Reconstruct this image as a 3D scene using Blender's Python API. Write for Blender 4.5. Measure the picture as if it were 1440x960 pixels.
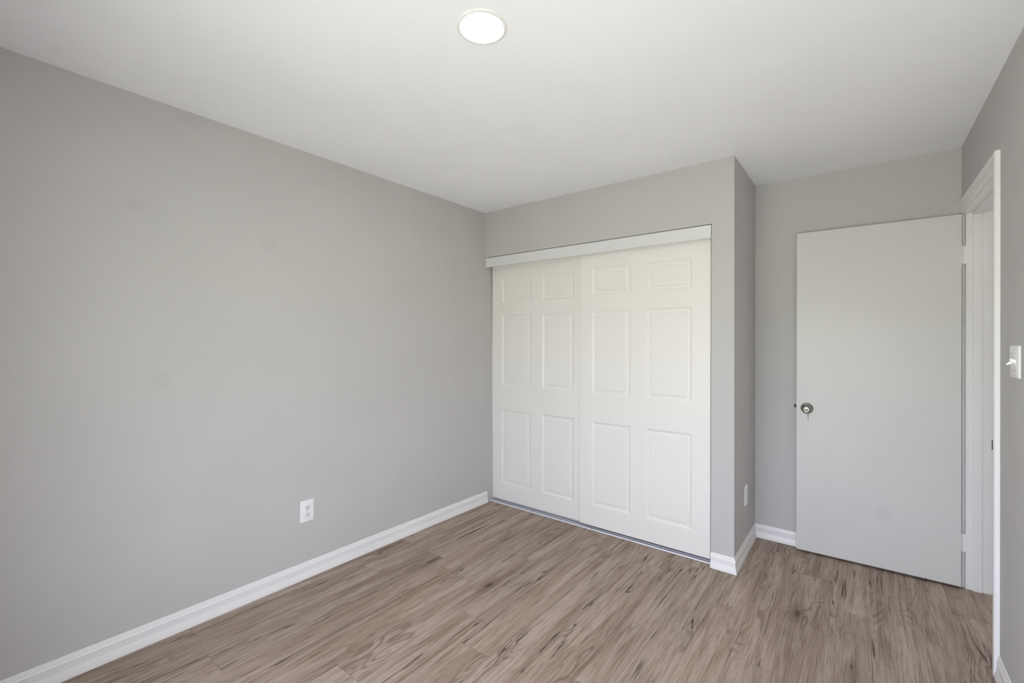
import bpy, bmesh, math
from mathutils import Vector, Matrix

for o in list(bpy.data.objects):
    bpy.data.objects.remove(o)
S = bpy.context.scene
COL = S.collection

# ------------------------------------------------------------------ camera
cam_d = bpy.data.cameras.new('camera')
cam = bpy.data.objects.new('camera', cam_d)
COL.objects.link(cam)
CX, CY, CZ = 2.470, -2.8467, 1.3367
yaw, pitch, roll = -0.66079, 0.00155, 0.00317
f = Vector((math.sin(yaw)*math.cos(pitch), math.cos(yaw)*math.cos(pitch), math.sin(pitch)))
r0 = Vector((math.cos(yaw), -math.sin(yaw), 0)); u0 = r0.cross(f)
rr = math.cos(roll)*r0 + math.sin(roll)*u0
uu = -math.sin(roll)*r0 + math.cos(roll)*u0
cam.matrix_world = Matrix(((rr.x, uu.x, -f.x, CX), (rr.y, uu.y, -f.y, CY), (rr.z, uu.z, -f.z, CZ), (0, 0, 0, 1)))
cam_d.sensor_width = 36
cam_d.lens = 36*630.36/1440
cam_d.clip_start = 0.02
S.camera = cam

# ------------------------------------------------------------------ room numbers
W, D, R, WO, H = 1.8934, 0.6424, 2.9113, 1.766, 2.4251
LB, LC = 0.0056, -0.015            # the left wall is a little out of plumb
YR = -3.00                         # rear wall
ZH = 2.0490                        # underside of the closet header
YJ, YN = 0.607, -0.163             # doorway jamb faces
ZJ = 2.046                         # head jamb underside
WT = 0.125                         # wall thickness
WIN = (1.20, 2.85, 0.45, 1.70)     # window in the rear wall: x0, x1, z0, z1

# ------------------------------------------------------------------ world and lights
wd = bpy.data.worlds.new('sky'); S.world = wd; wd.use_nodes = True
wt = wd.node_tree
bg = wt.nodes['Background']
geo = wt.nodes.new('ShaderNodeTexCoord'); spx = wt.nodes.new('ShaderNodeSeparateXYZ')
wt.links.new(geo.outputs['Generated'], spx.inputs[0])
hz = wt.nodes.new('ShaderNodeMapRange'); hz.inputs[1].default_value = -0.03; hz.inputs[2].default_value = 0.06
wt.links.new(spx.outputs[2], hz.inputs[0])
mixw = wt.nodes.new('ShaderNodeMix'); mixw.data_type = 'RGBA'
SKY, GROUND = (10.0, 10.5, 12.4, 1), (8.05, 8.1, 7.25, 1)          # overcast sky over sunlit grass
mixw.inputs[6].default_value = GROUND; mixw.inputs[7].default_value = SKY
wt.links.new(hz.outputs[0], mixw.inputs[0]); wt.links.new(mixw.outputs[2], bg.inputs[0])
bg.inputs[1].default_value = 1.0

def area(name, loc, rot, sx, sy, power, col):
    l = bpy.data.lights.new(name, 'AREA'); l.shape = 'RECTANGLE'; l.size = sx; l.size_y = sy
    l.energy = power; l.color = col
    o = bpy.data.objects.new(name, l); COL.objects.link(o); o.location = loc; o.rotation_euler = rot
    return o
portal = area('window_daylight', ((WIN[0]+WIN[1])/2, YR-0.12, (WIN[2]+WIN[3])/2), (math.radians(90), 0, 0),
     WIN[1]-WIN[0], WIN[3]-WIN[2], 1, (1, 1, 1))
portal.data.cycles.is_portal = True
area('hall_fill_light', (3.75, 0.2, 2.35), (0, 0, 0), 0.3, 0.3, 1.2, (1.0, 0.92, 0.82))  # unseen warm fill added in the hall, no fixture belongs to it
LAMP_STRENGTH = 105
LAMP_COLOR = (0.92, 0.98, 1.0, 1)

S.view_settings.view_transform = 'Standard'
S.view_settings.look = 'None'
S.view_settings.gamma = 1
S.view_settings.use_curve_mapping = False
S.view_settings.exposure = 0.0
S.cycles.max_bounces = 16
S.cycles.diffuse_bounces = 10
S.cycles.use_denoising = True

# ------------------------------------------------------------------ materials
def lin(c):
    c = c/255
    return c/12.92 if c <= 0.04045 else ((c+0.055)/1.055)**2.4
def rgb(r, g, b): return (lin(r), lin(g), lin(b), 1)

class NT:
    def __init__(s, name):
        s.m = bpy.data.materials.new(name); s.m.use_nodes = True
        s.t = s.m.node_tree; s.b = s.t.nodes['Principled BSDF']
    def n(s, typ, **kw):
        o = s.t.nodes.new(typ)
        for k, v in kw.items(): setattr(o, k, v)
        return o
    def put(s, sock, v):
        if isinstance(v, bpy.types.NodeSocket): s.t.links.new(v, sock)
        elif v is not None: sock.default_value = v
    def math(s, op, a, b=None, c=None, clamp=False):
        o = s.n('ShaderNodeMath', operation=op, use_clamp=clamp)
        s.put(o.inputs[0], a); s.put(o.inputs[1], b); s.put(o.inputs[2], c)
        return o.outputs[0]
    def comb(s, x, y, z):
        o = s.n('ShaderNodeCombineXYZ'); s.put(o.inputs[0], x); s.put(o.inputs[1], y); s.put(o.inputs[2], z)
        return o.outputs[0]
    def noise(s, vec, scale, detail=2, rough=0.5, dist=0.0):
        o = s.n('ShaderNodeTexNoise'); s.put(o.inputs['Vector'], vec)
        o.inputs['Scale'].default_value = scale; o.inputs['Detail'].default_value = detail
        o.inputs['Roughness'].default_value = rough; o.inputs['Distortion'].default_value = dist
        return o.outputs['Fac']
    def maprange(s, v, a, b, c=0.0, d=1.0, smooth=True):
        o = s.n('ShaderNodeMapRange'); o.interpolation_type = 'SMOOTHSTEP' if smooth else 'LINEAR'
        s.put(o.inputs[0], v)
        for i, x in enumerate((a, b, c, d)): o.inputs[i+1].default_value = x
        return o.outputs[0]
    def mix(s, fac, a, b, blend='MIX'):
        o = s.n('ShaderNodeMix', data_type='RGBA', blend_type=blend)
        s.put(o.inputs[0], fac); s.put(o.inputs[6], a); s.put(o.inputs[7], b)
        return o.outputs[2]
    def bump(s, h, strength, dist):
        o = s.n('ShaderNodeBump'); o.inputs['Strength'].default_value = strength
        o.inputs['Distance'].default_value = dist; s.put(o.inputs['Height'], h)
        s.t.links.new(o.outputs[0], s.b.inputs['Normal'])
    def pos(s):
        return s.n('ShaderNodeNewGeometry').outputs['Position']

def paint(name, col, rough, orange=0.0, spots=()):
    k = NT(name); k.b.inputs['Roughness'].default_value = rough
    p = k.pos()
    n = k.noise(p, 2.2, 3)
    c = k.mix(k.maprange(n, 0.3, 0.7), tuple(x*0.985 for x in col[:3])+(1,), tuple(min(1, x*1.015) for x in col[:3])+(1,))
    for (x, y, z, rad, amt) in spots:           # filled nail holes / touched-up patches
        v = k.n('ShaderNodeVectorMath', operation='DISTANCE')
        k.put(v.inputs[0], p); v.inputs[1].default_value = (x, y, z)
        m = k.maprange(v.outputs['Value'], rad*0.45, rad, amt, 0.0)
        c = k.mix(m, c, tuple(x*0.55 for x in col[:3])+(1,))
    k.put(k.b.inputs['Base Color'], c)
    if orange: k.bump(k.noise(p, 260, 2), orange, 0.002)
    return k.m

WALLC = rgb(192, 191, 189)
M_wall = paint('grey_wall_paint', WALLC, 0.75, 0.08)
M_wall_left = paint('grey_wall_paint_patched', WALLC, 0.75, 0.08,
    spots=((-0.03, -2.31, 1.93, 0.05, 0.10), (-0.03, -1.75, 1.85, 0.05, 0.10), (-0.03, -2.21, 1.16, 0.05, 0.08)))
M_ceil = paint('ceiling_paint', rgb(245, 247, 251), 0.9, 0.05)
M_trim = paint('white_trim_paint', rgb(232, 232, 231), 0.38)
M_door = paint('white_flat_door_paint', rgb(209, 209, 206), 0.42, 0.03, spots=((2.577, 0.572, 0.34, 0.045, 0.12),))
M_plastic = paint('white_plastic', rgb(236, 236, 235), 0.35)
M_plate2 = paint('white_plastic_receptacle', rgb(226, 226, 225), 0.35)

def moulded():
    k = NT('white_moulded_door_skin'); k.b.inputs['Roughness'].default_value = 0.42
    k.b.inputs['Base Color'].default_value = rgb(232, 231, 226)
    sp = k.n('ShaderNodeSeparateXYZ'); k.put(sp.inputs[0], k.pos())
    v = k.comb(k.math('MULTIPLY', sp.outputs[0], 240), 0.0, k.math('MULTIPLY', sp.outputs[2], 9))
    k.bump(k.noise(v, 1.0, 3, 0.6, 0.6), 0.10, 0.001)
    return k.m
M_mould = moulded()

def plain(name, col, rough, metal=0.0):
    k = NT(name)
    n = k.noise(k.pos(), 90, 2)
    k.put(k.b.inputs['Base Color'], k.mix(n, tuple(x*0.94 for x in col[:3])+(1,), col))
    k.b.inputs['Roughness'].default_value = rough; k.b.inputs['Metallic'].default_value = metal
    return k.m
M_nickel = plain('satin_nickel', rgb(150, 147, 140), 0.28, 1.0)
M_channel = plain('grey_track_channel', rgb(140, 142, 148), 0.5, 0.2)
M_rail = plain('grey_track_rail', rgb(206, 208, 213), 0.4, 0.2)
M_strip = plain('dull_grey', rgb(138, 138, 138), 0.5)
M_dark = plain('dark_slot', rgb(40, 40, 40), 0.6)
M_bronze = plain('dark_latch_metal', rgb(20, 18, 17), 0.6, 0.0)
M_alu = plain('white_coated_track_metal', rgb(236, 237, 240), 0.35)
M_valance = plain('white_coated_metal', rgb(222, 223, 223), 0.35)
def emit():
    k = NT('lit_diffuser'); k.b.inputs['Base Color'].default_value = (0.9, 0.9, 0.9, 1)
    k.b.inputs['Emission Color'].default_value = LAMP_COLOR
    k.b.inputs['Emission Strength'].default_value = LAMP_STRENGTH
    return k.m
M_emit = emit()

def wood():
    k = NT('grey_brown_plank_floor')
    sp = k.n('ShaderNodeSeparateXYZ'); k.put(sp.inputs[0], k.pos())
    X, Y = sp.outputs[0], sp.outputs[1]
    PW, PL = 0.16, 1.22
    fx = k.math('DIVIDE', k.math('ADD', X, 10*PW-0.11), PW)
    ix = k.math('FLOOR', fx); lx = k.math('SUBTRACT', fx, ix)
    wn = k.n('ShaderNodeTexWhiteNoise', noise_dimensions='1D'); k.put(wn.inputs['W'], ix)
    fy = k.math('ADD', k.math('DIVIDE', Y, PL), k.math('MULTIPLY', wn.outputs[0], 7.3))
    iy = k.math('FLOOR', fy); ly = k.math('SUBTRACT', fy, iy)
    wn2 = k.n('ShaderNodeTexWhiteNoise', noise_dimensions='2D'); k.put(wn2.inputs['Vector'], k.comb(ix, iy, 0.0))
    rnd = wn2.outputs[0]; spc = k.n('ShaderNodeSeparateColor'); k.put(spc.inputs[0], wn2.outputs[1])
    rnd2 = spc.outputs[1]; rnd3 = spc.outputs[2]
    ox = k.math('ADD', X, k.math('MULTIPLY', rnd, 31.7)); oy = k.math('ADD', Y, k.math('MULTIPLY', rnd2, 57.3))
    def vec(sx, sy, z=0.0): return k.comb(k.math('MULTIPLY', ox, sx), k.math('MULTIPLY', oy, sy), z)
    # slow warp that bends the grain round knots
    warp = k.noise(vec(7.0, 1.6), 1.0, 2, 0.5)
    # broad darker streaks
    broad = k.noise(vec(16, 1.3), 1.0, 4, 0.55, 0.5)
    mid = k.noise(vec(42, 2.6, 3.1), 1.0, 4, 0.6, 0.4)
    fine = k.noise(vec(260, 7.0, 6.7), 1.0, 3, 0.6)
    pores = k.noise(vec(520, 22, 9.1), 1.0, 2, 0.6)
    # cathedral rings
    ph = k.math('ADD', k.math('MULTIPLY', warp, 95), k.math('MULTIPLY', ox, 60))
    rings = k.math('MULTIPLY', k.math('ADD', k.math('SINE', ph), 1.0), 0.5)
    ringmask = k.maprange(k.noise(vec(5.0, 1.1, 12.0), 1.0, 2), 0.54, 0.70)
    # thin dark cracks: contour lines of a stretched noise, broken up
    cn = k.noise(vec(15, 0.62, 17.0), 1.0, 3, 0.55, 0.35)
    line = k.maprange(k.math('ABSOLUTE', k.math('SUBTRACT', cn, 0.5)), 0.002, 0.016, 1.0, 0.0)
    lm = k.maprange(k.noise(vec(9, 1.7, 23.0), 1.0, 2), 0.49, 0.61)
    crack = k.math('MULTIPLY', line, lm)
    # knots
    vo = k.n('ShaderNodeTexVoronoi'); k.put(vo.inputs['Vector'], k.comb(k.math('MULTIPLY', ox, 5.2), k.math('MULTIPLY', oy, 1.75), 0.0))
    vo.inputs['Scale'].default_value = 1.0
    kd = k.math('ADD', vo.outputs['Distance'], k.math('MULTIPLY', k.math('SUBTRACT', mid, 0.5), 0.16))
    knot = k.maprange(kd, 0.02, 0.085, 1.0, 0.0)
    halo = k.maprange(kd, 0.05, 0.26, 1.0, 0.0)
    spv = k.n('ShaderNodeSeparateColor'); k.put(spv.inputs[0], vo.outputs['Color'])
    kgate = k.maprange(spv.outputs[0], 0.52, 0.56)
    knot = k.math('MULTIPLY', knot, kgate); halo = k.math('MULTIPLY', halo, kgate)

    light, base, dark, deep = rgb(178, 161, 147), rgb(154, 136, 121), rgb(104, 85, 69), rgb(56, 42, 33)
    streak = k.noise(vec(32, 0.80, 33.0), 1.0, 5, 0.62, 0.25)
    smudge = k.noise(vec(11, 2.3, 41.0), 1.0, 3, 0.55, 0.8)
    c = k.mix(k.maprange(broad, 0.34, 0.66), light, base)
    c = k.mix(k.math('MULTIPLY', k.maprange(streak, 0.50, 0.68), 0.62), c, dark)
    c = k.mix(k.math('MULTIPLY', k.math('MULTIPLY', k.maprange(smudge, 0.55, 0.72), k.maprange(mid, 0.38, 0.62)), 0.60), c, dark)
    c = k.mix(k.math('MULTIPLY', k.maprange(mid, 0.52, 0.72), 0.22), c, dark)
    c = k.mix(k.math('MULTIPLY', k.maprange(fine, 0.48, 0.70), 0.58), c, dark)
    c = k.mix(k.math('MULTIPLY', k.maprange(pores, 0.55, 0.72), 0.30), c, deep)
    c = k.mix(k.math('MULTIPLY', k.maprange(fine, 0.48, 0.28), 0.35), c, light)
    c = k.mix(k.math('MULTIPLY', k.math('MULTIPLY', k.maprange(rings, 0.45, 1.0), ringmask), 0.60), c, dark)
    c = k.mix(k.math('MULTIPLY', halo, 0.62), c, dark)
    c = k.mix(k.math('MULTIPLY', crack, 0.85), c, deep)
    c = k.mix(k.math('MULTIPLY', knot, 0.85), c, deep)
    # plank to plank tone
    tone = k.math('ADD', 0.955, k.math('MULTIPLY', rnd3, 0.09))
    c = k.mix(1.0, c, k.comb(tone, tone, tone), 'MULTIPLY')
    # joints
    ex = k.math('MULTIPLY', k.math('MINIMUM', lx, k.math('SUBTRACT', 1.0, lx)), PW)
    ey = k.math('MULTIPLY', k.math('MINIMUM', ly, k.math('SUBTRACT', 1.0, ly)), PL)
    e = k.maprange(k.math('MINIMUM', ex, ey), 0.0004, 0.0016, 1.0, 0.0)
    c = k.mix(k.math('MULTIPLY', e, 0.38), c, deep)
    k.put(k.b.inputs['Base Color'], c)
    k.put(k.b.inputs['Roughness'], k.maprange(fine, 0.2, 0.8, 0.46, 0.60))
    k.b.inputs['Specular IOR Level'].default_value = 0.30
    hgt = k.math('SUBTRACT', k.math('MULTIPLY', fine, 0.4), k.math('ADD', e, k.math('MULTIPLY', crack, 0.7)))
    k.bump(hgt, 0.22, 0.0012)
    return k.m
M_floor = wood()

# ------------------------------------------------------------------ mesh helpers
def link(name, bm, mat, parent=None, smooth=False):
    bmesh.ops.remove_doubles(bm, verts=bm.verts, dist=1e-6)
    bmesh.ops.recalc_face_normals(bm, faces=bm.faces)
    me = bpy.data.meshes.new(name); bm.to_mesh(me); bm.free()
    me.materials.append(mat)
    if smooth:
        for p in me.polygons: p.use_smooth = True
        me.set_sharp_from_angle(angle=math.radians(35))
    o = bpy.data.objects.new(name, me); COL.objects.link(o)
    if parent: o.parent = parent
    return o
def tag(o, label, cat, group=None, kind=None):
    o['label'] = label; o['category'] = cat
    if group: o['group'] = group
    if kind: o['kind'] = kind
    return o
def empty(name, M):
    o = bpy.data.objects.new(name, None); COL.objects.link(o); o.empty_display_size = 0.05
    o.matrix_world = M
    return o
def box(bm, a, b, bevel=0.0):
    x0, y0, z0 = a; x1, y1, z1 = b
    t = bmesh.new()
    v = [t.verts.new(p) for p in ((x0,y0,z0),(x1,y0,z0),(x1,y1,z0),(x0,y1,z0),(x0,y0,z1),(x1,y0,z1),(x1,y1,z1),(x0,y1,z1))]
    for q in ((0,3,2,1),(4,5,6,7),(0,1,5,4),(1,2,6,5),(2,3,7,6),(3,0,4,7)): t.faces.new([v[i] for i in q])
    if bevel:
        bmesh.ops.bevel(t, geom=list(t.edges), offset=bevel, segments=2, affect='EDGES', profile=0.5)
    me = bpy.data.meshes.new('tmp'); t.to_mesh(me); t.free(); bm.from_mesh(me); bpy.data.meshes.remove(me)
def hexa(bm, pts):
    v = [bm.verts.new(p) for p in pts]
    for q in ((0,3,2,1),(4,5,6,7),(0,1,5,4),(1,2,6,5),(2,3,7,6),(3,0,4,7)): bm.faces.new([v[i] for i in q])
def sweep(bm, path, prof, to3d, closed_ends=True):
    """prof: list of (offset to the left of the path, height); mitred at the path's corners."""
    n = len(path); rows = []
    for i in range(n):
        p = Vector(path[i])
        d0 = (Vector(path[i])-Vector(path[i-1])).normalized() if i > 0 else None
        d1 = (Vector(path[i+1])-p).normalized() if i < n-1 else None
        if d0 is None: d0 = d1
        if d1 is None: d1 = d0
        n0 = Vector((-d0.y, d0.x)); n1 = Vector((-d1.y, d1.x))
        m = (n0+n1); m = m/ (1+n0.dot(n1))
        rows.append([bm.verts.new(to3d(p.x+m.x*o, p.y+m.y*o, h)) for o, h in prof])
    for i in range(n-1):
        for j in range(len(prof)):
            k = (j+1) % len(prof)
            bm.faces.new((rows[i][j], rows[i][k], rows[i+1][k], rows[i+1][j]))
    if closed_ends:
        bm.faces.new(rows[0]); bm.faces.new(list(reversed(rows[-1])))
def lathe(bm, prof, seg=40, axis='Z', c=(0, 0, 0)):
    """prof: list of (radius, distance along axis)."""
    def P(rad, h, a):
        x, y = rad*math.cos(a), rad*math.sin(a)
        v = {'Z': (x, y, h), '-Y': (x, -h, y), 'Y': (x, h, y), '-Z': (x, y, -h), 'X': (h, x, y)}[axis]
        return (v[0]+c[0], v[1]+c[1], v[2]+c[2])
    rows = []
    for rad, h in prof:
        if rad < 1e-6: rows.append([bm.verts.new(P(0, h, 0))])
        else: rows.append([bm.verts.new(P(rad, h, 2*math.pi*i/seg)) for i in range(seg)])
    for a, b in zip(rows, rows[1:]):
        for i in range(seg):
            j = (i+1) % seg
            if len(a) == 1 and len(b) == 1: continue
            if len(a) == 1: bm.faces.new((a[0], b[j], b[i]))
            elif len(b) == 1: bm.faces.new((a[i], a[j], b[0]))
            else: bm.faces.new((a[i], a[j], b[j], b[i]))
    if len(rows[0]) > 1: bm.faces.new(list(reversed(rows[0])))
    if len(rows[-1]) > 1: bm.faces.new(rows[-1])

# ------------------------------------------------------------------ the room shell
def LX(y, z): return LB*y + LC*z
XH = 4.35                                    # far side of the hall beyond the doorway
bm = bmesh.new(); box(bm, (-0.25, YR-0.2, -0.12), (XH, 1.6, 0.0))
tag(link('floor', bm, M_floor), 'grey-brown wood-look plank floor with dark knots and cracks', 'floor', kind='structure')
bm = bmesh.new(); box(bm, (-0.25, YR-0.2, H), (XH, 1.6, H+0.12))
tag(link('ceiling', bm, M_ceil), 'smooth flat white ceiling above the whole room', 'ceiling', kind='structure')

bm = bmesh.new()
y0, y1 = YR, D
hexa(bm, [(-0.2, y0, 0), (LX(y0, 0), y0, 0), (LX(y1, 0), y1, 0), (-0.2, y1, 0),
          (-0.2, y0, H), (LX(y0, H), y0, H), (LX(y1, H), y1, H), (-0.2, y1, H)])
tag(link('wall_left', bm, M_wall_left), 'long plain grey wall left of the closet, with one outlet low down', 'wall', kind='structure')

bm = bmesh.new()
hexa(bm, [(LX(0, ZH), 0, ZH), (WO, 0, ZH), (WO, 0.10, ZH), (LX(0.1, ZH), 0.10, ZH),
          (LX(0, H), 0, H), (WO, 0, H), (WO, 0.10, H), (LX(0.1, H), 0.10, H)])
tag(link('wall_closet', bm, M_wall), 'grey wall strip between the closet doors and the ceiling', 'wall', kind='structure')
bm = bmesh.new()
hexa(bm, [(WO, 0, 0), (W+0.0005, 0, 0), (W, D, 0), (WO, D, 0), (WO, 0, H), (W-0.004, 0, H), (W, D, H), (WO, D, H)])
tag(link('wall_return', bm, M_wall), 'narrow grey wall end beside the closet doors, its side in shade with an outlet', 'wall', kind='structure')
bm = bmesh.new(); box(bm, (-0.2, D, 0), (R+WT, D+0.12, H))
tag(link('wall_back', bm, M_wall), 'grey wall behind the open door', 'wall', kind='structure')
bm = bmesh.new()
box(bm, (R, YR, 0), (R+WT, YN-0.018, H))
box(bm, (R, YN-0.018, ZJ+0.018), (R+WT, YJ+0.018, H))
box(bm, (R, YJ+0.018, 0), (R+WT, D, H))
tag(link('wall_right', bm, M_wall), 'grey wall at the right with the doorway and the double switch', 'wall', kind='structure')
bm = bmesh.new()
box(bm, (-0.2, YR-0.14, 0), (WIN[0], YR, H)); box(bm, (WIN[1], YR-0.14, 0), (R+WT, YR, H))
box(bm, (WIN[0], YR-0.14, 0), (WIN[1], YR, WIN[2])); box(bm, (WIN[0], YR-0.14, WIN[3]), (WIN[1], YR, H))
tag(link('wall_rear', bm, M_wall), 'grey wall behind the camera with the window', 'wall', kind='structure')
bm = bmesh.new(); box(bm, (XH-0.1, YR, 0), (XH, 1.6, H)); box(bm, (R+WT, 1.5, 0), (XH-0.1, 1.6, H)); box(bm, (R+WT, YR, 0), (XH-0.1, YR+0.1, H))
tag(link('wall_hall', bm, M_wall), 'grey wall of the hall beyond the doorway', 'wall', kind='structure')

# window behind the camera
win = empty('window_1', Matrix.Translation(((WIN[0]+WIN[1])/2, YR, WIN[2])))
tag(win, 'white window behind the camera that lets the daylight in', 'window', kind='structure')
hw, hh = (WIN[1]-WIN[0])/2, WIN[3]-WIN[2]
bm = bmesh.new()
for a, b in (((-hw, -0.10, 0), (-hw+0.045, -0.03, hh)), ((hw-0.045, -0.10, 0), (hw, -0.03, hh)),
             ((-hw, -0.10, 0), (hw, -0.03, 0.045)), ((-hw, -0.10, hh-0.045), (hw, -0.03, hh))): box(bm, a, b)
link('window_frame', bm, M_trim, win)
bm = bmesh.new(); box(bm, (-hw-0.05, -0.03, -0.025), (hw+0.05, 0.04, 0.0), 0.004); link('window_sill', bm, M_trim, win)

# ------------------------------------------------------------------ baseboards
BP = [(-0.004, 0), (0.0160, 0), (0.0160, 0.004), (0.0150, 0.012), (0.0115, 0.028), (0.0092, 0.036), (0.0088, 0.040),
      (0.0088, 0.062), (0.0100, 0.064), (0.0094, 0.068), (0.0070, 0.071), (0.0062, 0.076), (0.0045, 0.082), (0.0035, 0.088), (0.0020, 0.090), (-0.004, 0.090)]
id3 = lambda x, y, z: (x, y, z)
def base_run(name, pts, i0, i1, label):
    """the piece between points i0 and i1 of a path, mitred against its neighbours (room on the left of the path)"""
    full = bmesh.new()
    rows = []
    n = len(pts)
    for i in (i0, i1):
        p = Vector(pts[i])
        d0 = (p-Vector(pts[i-1])).normalized() if i > 0 else (Vector(pts[i+1])-p).normalized()
        d1 = (Vector(pts[i+1])-p).normalized() if i < n-1 else d0
        n0 = Vector((-d0.y, d0.x)); n1 = Vector((-d1.y, d1.x)); m = (n0+n1)/(1+n0.dot(n1))
        rows.append([full.verts.new((p.x+m.x*o, p.y+m.y*o, z)) for o, z in BP])
    k = len(BP)
    for j in range(k): full.faces.new((rows[0][j], rows[0][(j+1) % k], rows[1][(j+1) % k], rows[1][j]))
    full.faces.new(rows[0]); full.faces.new(list(reversed(rows[1])))
    return tag(link(name, full, M_trim), label, 'baseboard', kind='structure')
base_run('baseboard_left', [(0.0, -0.006), (LX(YR, 0), YR)], 0, 1, 'long white moulded baseboard along the plain left wall')
PB = [(R, D), (W, D), (W, 0.0), (WO, 0.0)]
base_run('baseboard_back', PB, 0, 1, 'white baseboard on the wall behind the open door')
base_run('baseboard_return', PB, 1, 2, 'short white baseboard on the shaded side of the closet wall end')
base_run('baseboard_closet', PB, 2, 3, 'tiny piece of white baseboard on the front of the closet wall end')
base_run('baseboard_right', [(R, YR), (R, YN-0.072)], 0, 1, 'white baseboard on the right wall under the switch')

# ------------------------------------------------------------------ doorway trim
CP = [(0.005, -0.003), (0.005, 0.008), (0.009, 0.0105), (0.022, 0.0105), (0.024, 0.0085), (0.027, 0.0085), (0.029, 0.0115), (0.046, 0.0140), (0.050, 0.0168), (0.064, 0.0168), (0.0685, 0.0140), (0.0685, -0.003)]
bm = bmesh.new()
# path runs up the near side, over the head and down the far side; outward is to the right so offsets are negative
sweep(bm, [(YN, 0.0), (YN, ZJ), (D, ZJ)], CP, lambda y, z, h: (R-h, y, z))
# the far leg is trimmed narrow where it meets the back wall
sweep(bm, [(YJ, ZJ+0.006), (YJ, 0.0)], [(0.021, -0.003), (0.021, 0.008), (0.024, 0.0100), (D-YJ, 0.0100), (D-YJ, -0.003)], lambda y, z, h: (R-h, y, z))
tag(link('trim_1', bm, M_trim), 'white moulded casing round the doorway at the right', 'trim', kind='structure')
bm = bmesh.new()
SX0, SX1 = R+0.040, R+0.076
for ya, yb, s in ((YN-0.018, YN, 1), (YJ, YJ+0.018, -1)):
    if s > 0: box(bm, (R, ya, 0), (R+WT, yb, ZJ+0.018), 0.001); box(bm, (SX0, yb-0.002, 0), (SX1, yb+0.010, ZJ), 0.0015)
    else:
        box(bm, (R+0.0005, ya+0.013, 0), (R+0.0085, yb, ZJ+0.018), 0.0008); box(bm, (R+0.0130, ya-0.001, 0), (R+WT, yb, ZJ+0.018), 0.0012)
        box(bm, (SX0, ya-0.010, 0), (SX1, ya+0.002, ZJ), 0.0015)
box(bm, (R, YN, ZJ), (R+WT, YJ, ZJ+0.018), 0.001); box(bm, (SX0, YN, ZJ-0.010), (SX1, YJ, ZJ+0.002), 0.0015)
jamb = tag(link('trim_2', bm, M_trim), 'white jamb lining the doorway, with stop strip and dark strike plate', 'trim', kind='structure')
bm = bmesh.new()
box(bm, (R+0.001, YN-0.001, 0.885), (R+0.034, YN+0.0015, 0.943))
sweep(bm, [(R+0.002, YN+0.0015), (R-0.006, YN+0.0008), (R-0.0125, YN-0.0035)], [(0, 0.899), (0.002, 0.899), (0.002, 0.938), (0, 0.938)], id3)
link('strike_plate', bm, M_bronze, jamb)['label'] = 'dark metal strike plate'

# ------------------------------------------------------------------ open flat door
ang = math.atan2(0.5625-0.581, 2.1446-2.905)
HX, HY = 2.9050, 0.5805
DWID = math.hypot(2.905-2.1446, 0.5805-0.5625)
Mz = Matrix.Translation((HX, HY, 0)) @ Matrix.Rotation(math.atan2(HY-0.5625, HX-2.1446), 4, 'Z')
door = empty('door_1', Mz)
tag(door, 'flat white slab door standing open against the back wall', 'door', kind='structure')
ZB, ZT, TH = 0.014, 2.042, 0.0335
bm = bmesh.new(); box(bm, (-DWID, 0, ZB), (0, TH, ZT), 0.0015); link('door_leaf', bm, M_door, door)
KX, KZ = -(2.905-2.2010), 0.9225
# satin nickel knob
bm = bmesh.new()
lathe(bm, [(0.0, 0.0), (0.0325, 0.0), (0.0335, 0.003), (0.0325, 0.006), (0.029, 0.0085), (0.022, 0.0105), (0.0150, 0.012), (0.0130, 0.016), (0.0125, 0.026),
           (0.0150, 0.030), (0.0215, 0.034), (0.0262, 0.040), (0.0275, 0.047), (0.0265, 0.053), (0.0240, 0.057), (0.0205, 0.0590), (0.0180, 0.0582), (0.0150, 0.0570),
           (0.0110, 0.0565), (0.0090, 0.0575), (0.0075, 0.0580), (0.0, 0.0580)], 48, '-Y', (KX, 0.0, KZ))
knob = link('door_knob', bm, M_nickel, door, True); knob['label'] = 'satin nickel round knob'
bm = bmesh.new()
lathe(bm, [(0.0, 0.0580), (0.0042, 0.0580), (0.0042, 0.0592), (0.0025, 0.0596), (0.0, 0.0596)], 20, '-Y', (KX, 0.0, KZ))
link('lock_button', bm, M_nickel, knob, True)
bm = bmesh.new()
lathe(bm, [(0.0, 0.0), (0.0325, 0.0), (0.0325, 0.005), (0.028, 0.008), (0.014, 0.010), (0.013, 0.013), (0.022, 0.016), (0.026, 0.021), (0.025, 0.026), (0.019, 0.029), (0.0, 0.030)], 40, 'Y', (KX, TH, KZ))
link('door_knob', bm, M_nickel, door, True)['label'] = 'satin nickel round knob on the wall side'
bm = bmesh.new()
box(bm, (KX+0.0045, -0.0030, 0.8460), (KX+0.0080, 0.0, 0.8830), 0.0008); lathe(bm, [(0.0, 0.0), (0.0045, 0.0), (0.0045, 0.0035), (0.0, 0.0035)], 16, '-Y', (KX+0.0062, 0.0, 0.8835))  # thin grey strip with a small disc at its top, flat on the door
link('grey_strip', bm, M_strip, door)['label'] = 'thin grey strip on the door just below the knob'
bm = bmesh.new(); box(bm, (-DWID-0.0008, 0.004, 0.895), (-DWID+0.001, TH-0.004, 0.965)); link('latch_plate', bm, M_nickel, door)
bm = bmesh.new(); box(bm, (-DWID-0.0125, 0.010, 0.9205), (-DWID+0.002, 0.024, 0.9405), 0.002); link('latch_bolt', bm, M_bronze, door)['label'] = 'dark latch bolt sticking out of the door edge'
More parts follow.
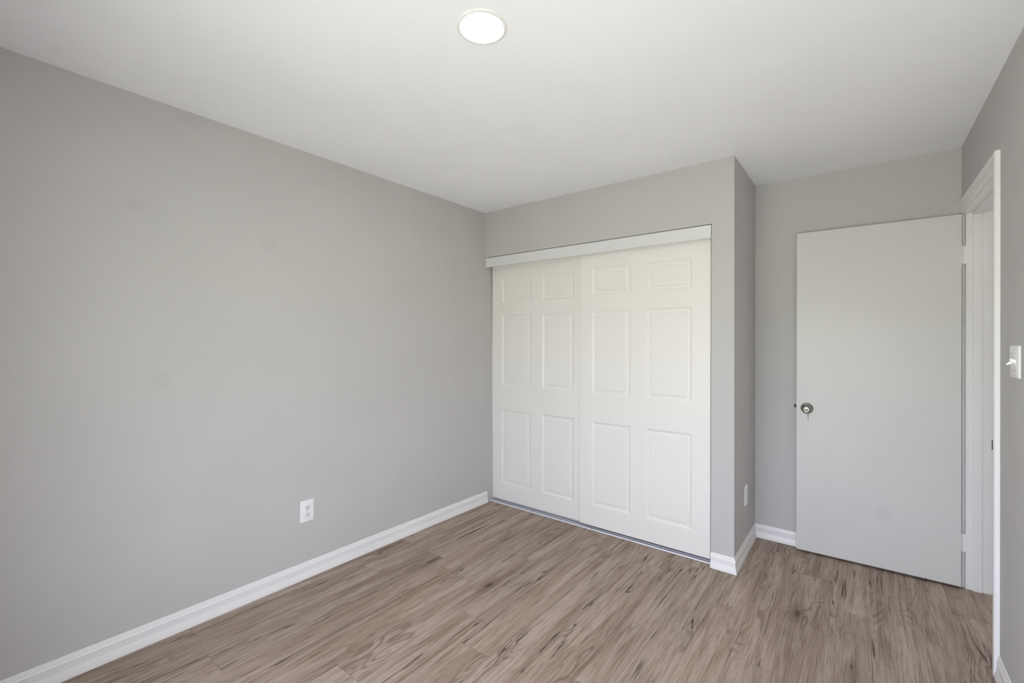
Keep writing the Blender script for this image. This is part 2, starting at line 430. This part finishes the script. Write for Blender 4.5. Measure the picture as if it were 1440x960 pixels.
def hinge(zc):
    bm = bmesh.new()
    for s in range(5):
        lathe(bm, [(0.0, 0.0), (0.0055, 0.0), (0.0055, 0.0188), (0.0, 0.0188)], 16, 'Z', (0.0035, TH+0.004, zc-0.0485+s*0.0195))
    lathe(bm, [(0.0, 0.0), (0.0062, 0.0), (0.0045, 0.003), (0.0, 0.004)], 16, 'Z', (0.0035, TH+0.004, zc+0.0485))
    box(bm, (-0.0015, 0.002, zc-0.049), (0.0012, TH+0.003, zc+0.049))
    # leaf let into the jamb
    box(bm, (0.001, TH-0.0115, zc-0.049), (0.024, TH-0.0075, zc+0.049), 0.0008)
    h = link('hinge', bm, M_trim, door)
    h['label'] = 'white painted hinge'
hinge(0.2500); hinge(1.8220)

# ------------------------------------------------------------------ closet sliding doors
def panel_door(name, x0, x1, y0, th, z0, z1, cols, rows, label):
    bm = bmesh.new()
    xs = [x0] + [c for p in cols for c in p] + [x1]
    zs = [z0] + [c for p in rows for c in p] + [z1]
    rings = [(0.0, 0.0), (0.0015, 0.0014), (0.0110, 0.0064), (0.0150, 0.0070), (0.0290, 0.0064), (0.0315, 0.0056), (0.0335, 0.0024), (0.0360, 0.0018)]
    def V(x, z, d): return bm.verts.new((x, y0+d, z))
    for i in range(len(xs)-1):
        for j in range(len(zs)-1):
            a, b, c, d = xs[i], xs[i+1], zs[j], zs[j+1]
            if i % 2 == 1 and j % 2 == 1:
                prev = None
                for ins, dep in rings:
                    cur = [V(a+ins, c+ins, dep), V(b-ins, c+ins, dep), V(b-ins, d-ins, dep), V(a+ins, d-ins, dep)]
                    if prev:
                        for q in range(4): bm.faces.new((prev[q], prev[(q+1) % 4], cur[(q+1) % 4], cur[q]))
                    prev = cur
                bm.faces.new(prev)
            else:
                bm.faces.new((V(a, c, 0), V(b, c, 0), V(b, d, 0), V(a, d, 0)))
    bmesh.ops.remove_doubles(bm, verts=bm.verts, dist=1e-6)
    ed = [e for e in bm.edges if len(e.link_faces) == 1]
    g = bmesh.ops.extrude_edge_only(bm, edges=ed)
    nv = [v for v in g['geom'] if isinstance(v, bmesh.types.BMVert)]
    for v in nv: v.co.y = y0+th
    ne = [e for e in bm.edges if len(e.link_faces) == 1]
    bmesh.ops.holes_fill(bm, edges=ne)
    rim = [e for e in bm.edges if all(abs(v.co.y-y0) < 1e-6 for v in e.verts)
           and (all(abs(v.co.x-x0) < 1e-6 for v in e.verts) or all(abs(v.co.x-x1) < 1e-6 for v in e.verts))]
    bmesh.ops.bevel(bm, geom=rim, offset=0.0045, segments=3, affect='EDGES', profile=0.5)
    return tag(link(name, bm, M_mould), label, 'sliding closet door', kind='structure')
ROWS = [(0.176, 0.771), (0.966, 1.562), (1.672, 1.863)]
panel_door('door_2', 0.8560, 1.7545, 0.035, 0.0345, 0.0290, 2.005, [(0.9550, 1.2445), (1.3505, 1.6445)], ROWS,
           'right-hand white six-panel sliding closet door, running in front of the other')
panel_door('door_3', -0.0185, 0.8850, 0.0760, 0.0345, 0.0185, 2.005, [(0.0920, 0.3920), (0.5010, 0.7810)], [(0.156, 0.773), (0.974, 1.562), (1.670, 1.862)],
           'left-hand white six-panel sliding closet door, partly behind the other')

# valance hiding the top track
bm = bmesh.new()
xl = LX(0, 2.0)+0.0035
VP = [(0.0, 1.9635), (-0.0035, 1.9640), (-0.0040, 1.9690), (-0.0010, 1.9720), (-0.0010, 2.0385), (-0.0025, 2.0405), (-0.0025, 2.0425), (0.0100, 2.0425), (0.0100, 2.0385), (0.0030, 2.0375), (0.0030, 1.9660)]
rows = []
for x in (xl, WO-0.0035): rows.append([bm.verts.new((x, y, z)) for y, z in VP])
k = len(VP)
for j in range(k): bm.faces.new((rows[0][j], rows[0][(j+1) % k], rows[1][(j+1) % k], rows[1][j]))
bm.faces.new(rows[0]); bm.faces.new(list(reversed(rows[1])))
vb = bmesh.new(); box(vb, (xl+0.004, 0.020, 2.0080), (WO-0.006, 0.1150, 2.0440))
val = tag(link('track_valance', bm, M_valance), 'long white metal valance across the top of the closet doors', 'valance')
link('top_track', vb, M_alu, val)
# floor track
tr = empty('door_floor_track', Matrix.Translation((WO/2, 0.07, 0)))
tag(tr, 'pale metal floor track under the two sliding closet doors', 'door track')
bm = bmesh.new(); box(bm, (-WO/2+0.004, -0.046, 0.0), (WO/2-0.003, 0.050, 0.0035)); link('track_plate', bm, M_channel, tr)
for y in (-0.046, -0.012, 0.020, 0.046):
    hr = 0.0120 if y < -0.04 else 0.0105
    bm = bmesh.new(); box(bm, (-WO/2+0.004, y-0.0022, 0.003), (WO/2-0.003, y+0.0022, hr), 0.0008); link('rail', bm, M_alu if y < -0.04 else M_rail, tr)

# ------------------------------------------------------------------ outlets (local: x across, z up, faces -y)
def rounded(bm, w, h, d, rad, y, seg=6):
    """rounded rectangle plate from y (wall) to y-d with a soft front edge"""
    def loop(ins, yy):
        out = []
        for cx, cz, a0 in ((w/2-rad, h/2-rad, 0), (-w/2+rad, h/2-rad, 90), (-w/2+rad, -h/2+rad, 180), (w/2-rad, -h/2+rad, 270)):
            for i in range(seg+1):
                a = math.radians(a0+90*i/seg); out.append(bm.verts.new((cx+(rad-ins)*math.cos(a), yy, cz+(rad-ins)*math.sin(a))))
        return out
    ls = [loop(0, y), loop(0, y-d*0.45), loop(min(rad*0.45, d*0.35), y-d*0.85), loop(min(rad*0.9, d*0.8), y-d)]
    for a, b in zip(ls, ls[1:]):
        for i in range(len(a)): bm.faces.new((a[i], a[(i+1) % len(a)], b[(i+1) % len(b)], b[i]))
    bm.faces.new(ls[-1]); bm.faces.new(list(reversed(ls[0])))
def copy_tree(o, parent=None):
    c = o.copy(); COL.objects.link(c)
    if parent: c.parent = parent
    for ch in list(o.children): copy_tree(ch, c)
    return c
def make_outlet(M, label):
    root = empty('wall_outlet', M)
    tag(root, label, 'outlet', 'white duplex wall outlets')
    bm = bmesh.new(); rounded(bm, 0.0795, 0.1210, 0.0065, 0.005, 0.0); link('cover_plate', bm, M_plastic, root, True)
    first = None
    for zc in (0.0195, -0.0195):
        bm = bmesh.new(); rounded(bm, 0.034, 0.029, 0.0030, 0.0125, -0.0055)
        r = link('receptacle', bm, M_plate2, root, True)
        r.location = (0, 0, zc)
        for x, hgt in ((-0.0064, 0.0085), (0.0064, 0.0070)):
            bm = bmesh.new(); box(bm, (x-0.0013, -0.0090, 0.0035-hgt/2), (x+0.0013, -0.0080, 0.0035+hgt/2)); link('slot', bm, M_dark, r)
        bm = bmesh.new(); lathe(bm, [(0.0, 0.0080), (0.0026, 0.0080), (0.0026, 0.0090), (0.0, 0.0090)], 16, '-Y', (0, 0, -0.0075)); link('ground_hole', bm, M_dark, r)
    bm = bmesh.new(); lathe(bm, [(0.0, 0.0060), (0.0030, 0.0060), (0.0026, 0.0074), (0.0, 0.0078)], 16, '-Y'); link('screw', bm, M_plate2, root, True)
    return root
def wallM(x, y, z, facing):
    """local -y points to the given facing direction"""
    a = {'+x': math.radians(90), '-x': math.radians(-90), '-y': 0.0}[facing]
    return Matrix.Translation((x, y, z)) @ Matrix.Rotation(a, 4, 'Z')
o1 = make_outlet(wallM(LX(-1.5465, 0.375)+0.0003, -1.5465, 0.375, '+x'), 'white duplex outlet low on the long left wall')
o2 = copy_tree(o1)
o2.matrix_world = wallM(W+0.0002, 0.327, 0.3665, '+x')
o2['label'] = 'white duplex outlet on the shaded side of the closet wall end'

# ------------------------------------------------------------------ double toggle switch
sw = empty('light_switch', wallM(R-0.0002, -0.469, 1.2720, '-x'))
tag(sw, 'white double toggle light switch on the right wall near the doorway', 'light switch')
bm = bmesh.new(); rounded(bm, 0.1165, 0.1170, 0.0062, 0.004, 0.0); link('cover_plate', bm, M_plastic, sw, True)
# local +x runs towards -y of the room (towards the camera)
for xc, tilt in ((-0.023, -1), (0.023, 1)):
    bm = bmesh.new(); box(bm, (-0.0052, -0.0070, -0.0122), (0.0052, -0.0050, 0.0122), 0.0006)
    s = link('switch_bezel', bm, M_plate2, sw); s.location = (xc, 0, 0)
    bm = bmesh.new()
    w0, w1 = 0.0046, 0.0036
    zc = tilt*0.010
    hexa(bm, [(-w0, -0.006, -0.0070), (w0, -0.006, -0.0070), (w0, -0.006, 0.0070), (-w0, -0.006, 0.0070),
              (-w1, -0.0215, zc-0.0034), (w1, -0.0215, zc-0.0034), (w1, -0.0200, zc+0.0034), (-w1, -0.0200, zc+0.0034)])
    bmesh.ops.bevel(bm, geom=list(bm.edges), offset=0.0008, segments=2, affect='EDGES', profile=0.5)
    link('toggle', bm, M_plastic, s)
    for zz in (0.0302, -0.0302):
        bm = bmesh.new(); lathe(bm, [(0.0, 0.0055), (0.0032, 0.0055), (0.0028, 0.0070), (0.0, 0.0074)], 16, '-Y', (xc, 0, zz))
        box(bm, (xc-0.0004, -0.0076, zz-0.0026), (xc+0.0004, -0.0070, zz+0.0026))
        link('screw', bm, M_nickel, sw)

# ------------------------------------------------------------------ recessed light
rl = empty('recessed_ceiling_light', Matrix.Translation((1.435, -1.6900, H)))
tag(rl, 'round lit recessed light in the white ceiling', 'ceiling light')
bm = bmesh.new()
lathe(bm, [(0.0700, 0.0), (0.0870, 0.0), (0.0868, 0.0025), (0.0840, 0.0050), (0.0780, 0.0058), (0.0725, 0.0045), (0.0700, 0.0025)], 64, '-Z')
link('trim_ring', bm, M_plastic, rl, True)
bm = bmesh.new(); lathe(bm, [(0.0, 0.0005), (0.0710, 0.0005), (0.0705, 0.0028), (0.055, 0.0036), (0.0, 0.0040)], 64, '-Z')
link('diffuser', bm, M_emit, rl, True)['label'] = 'glowing white diffuser'
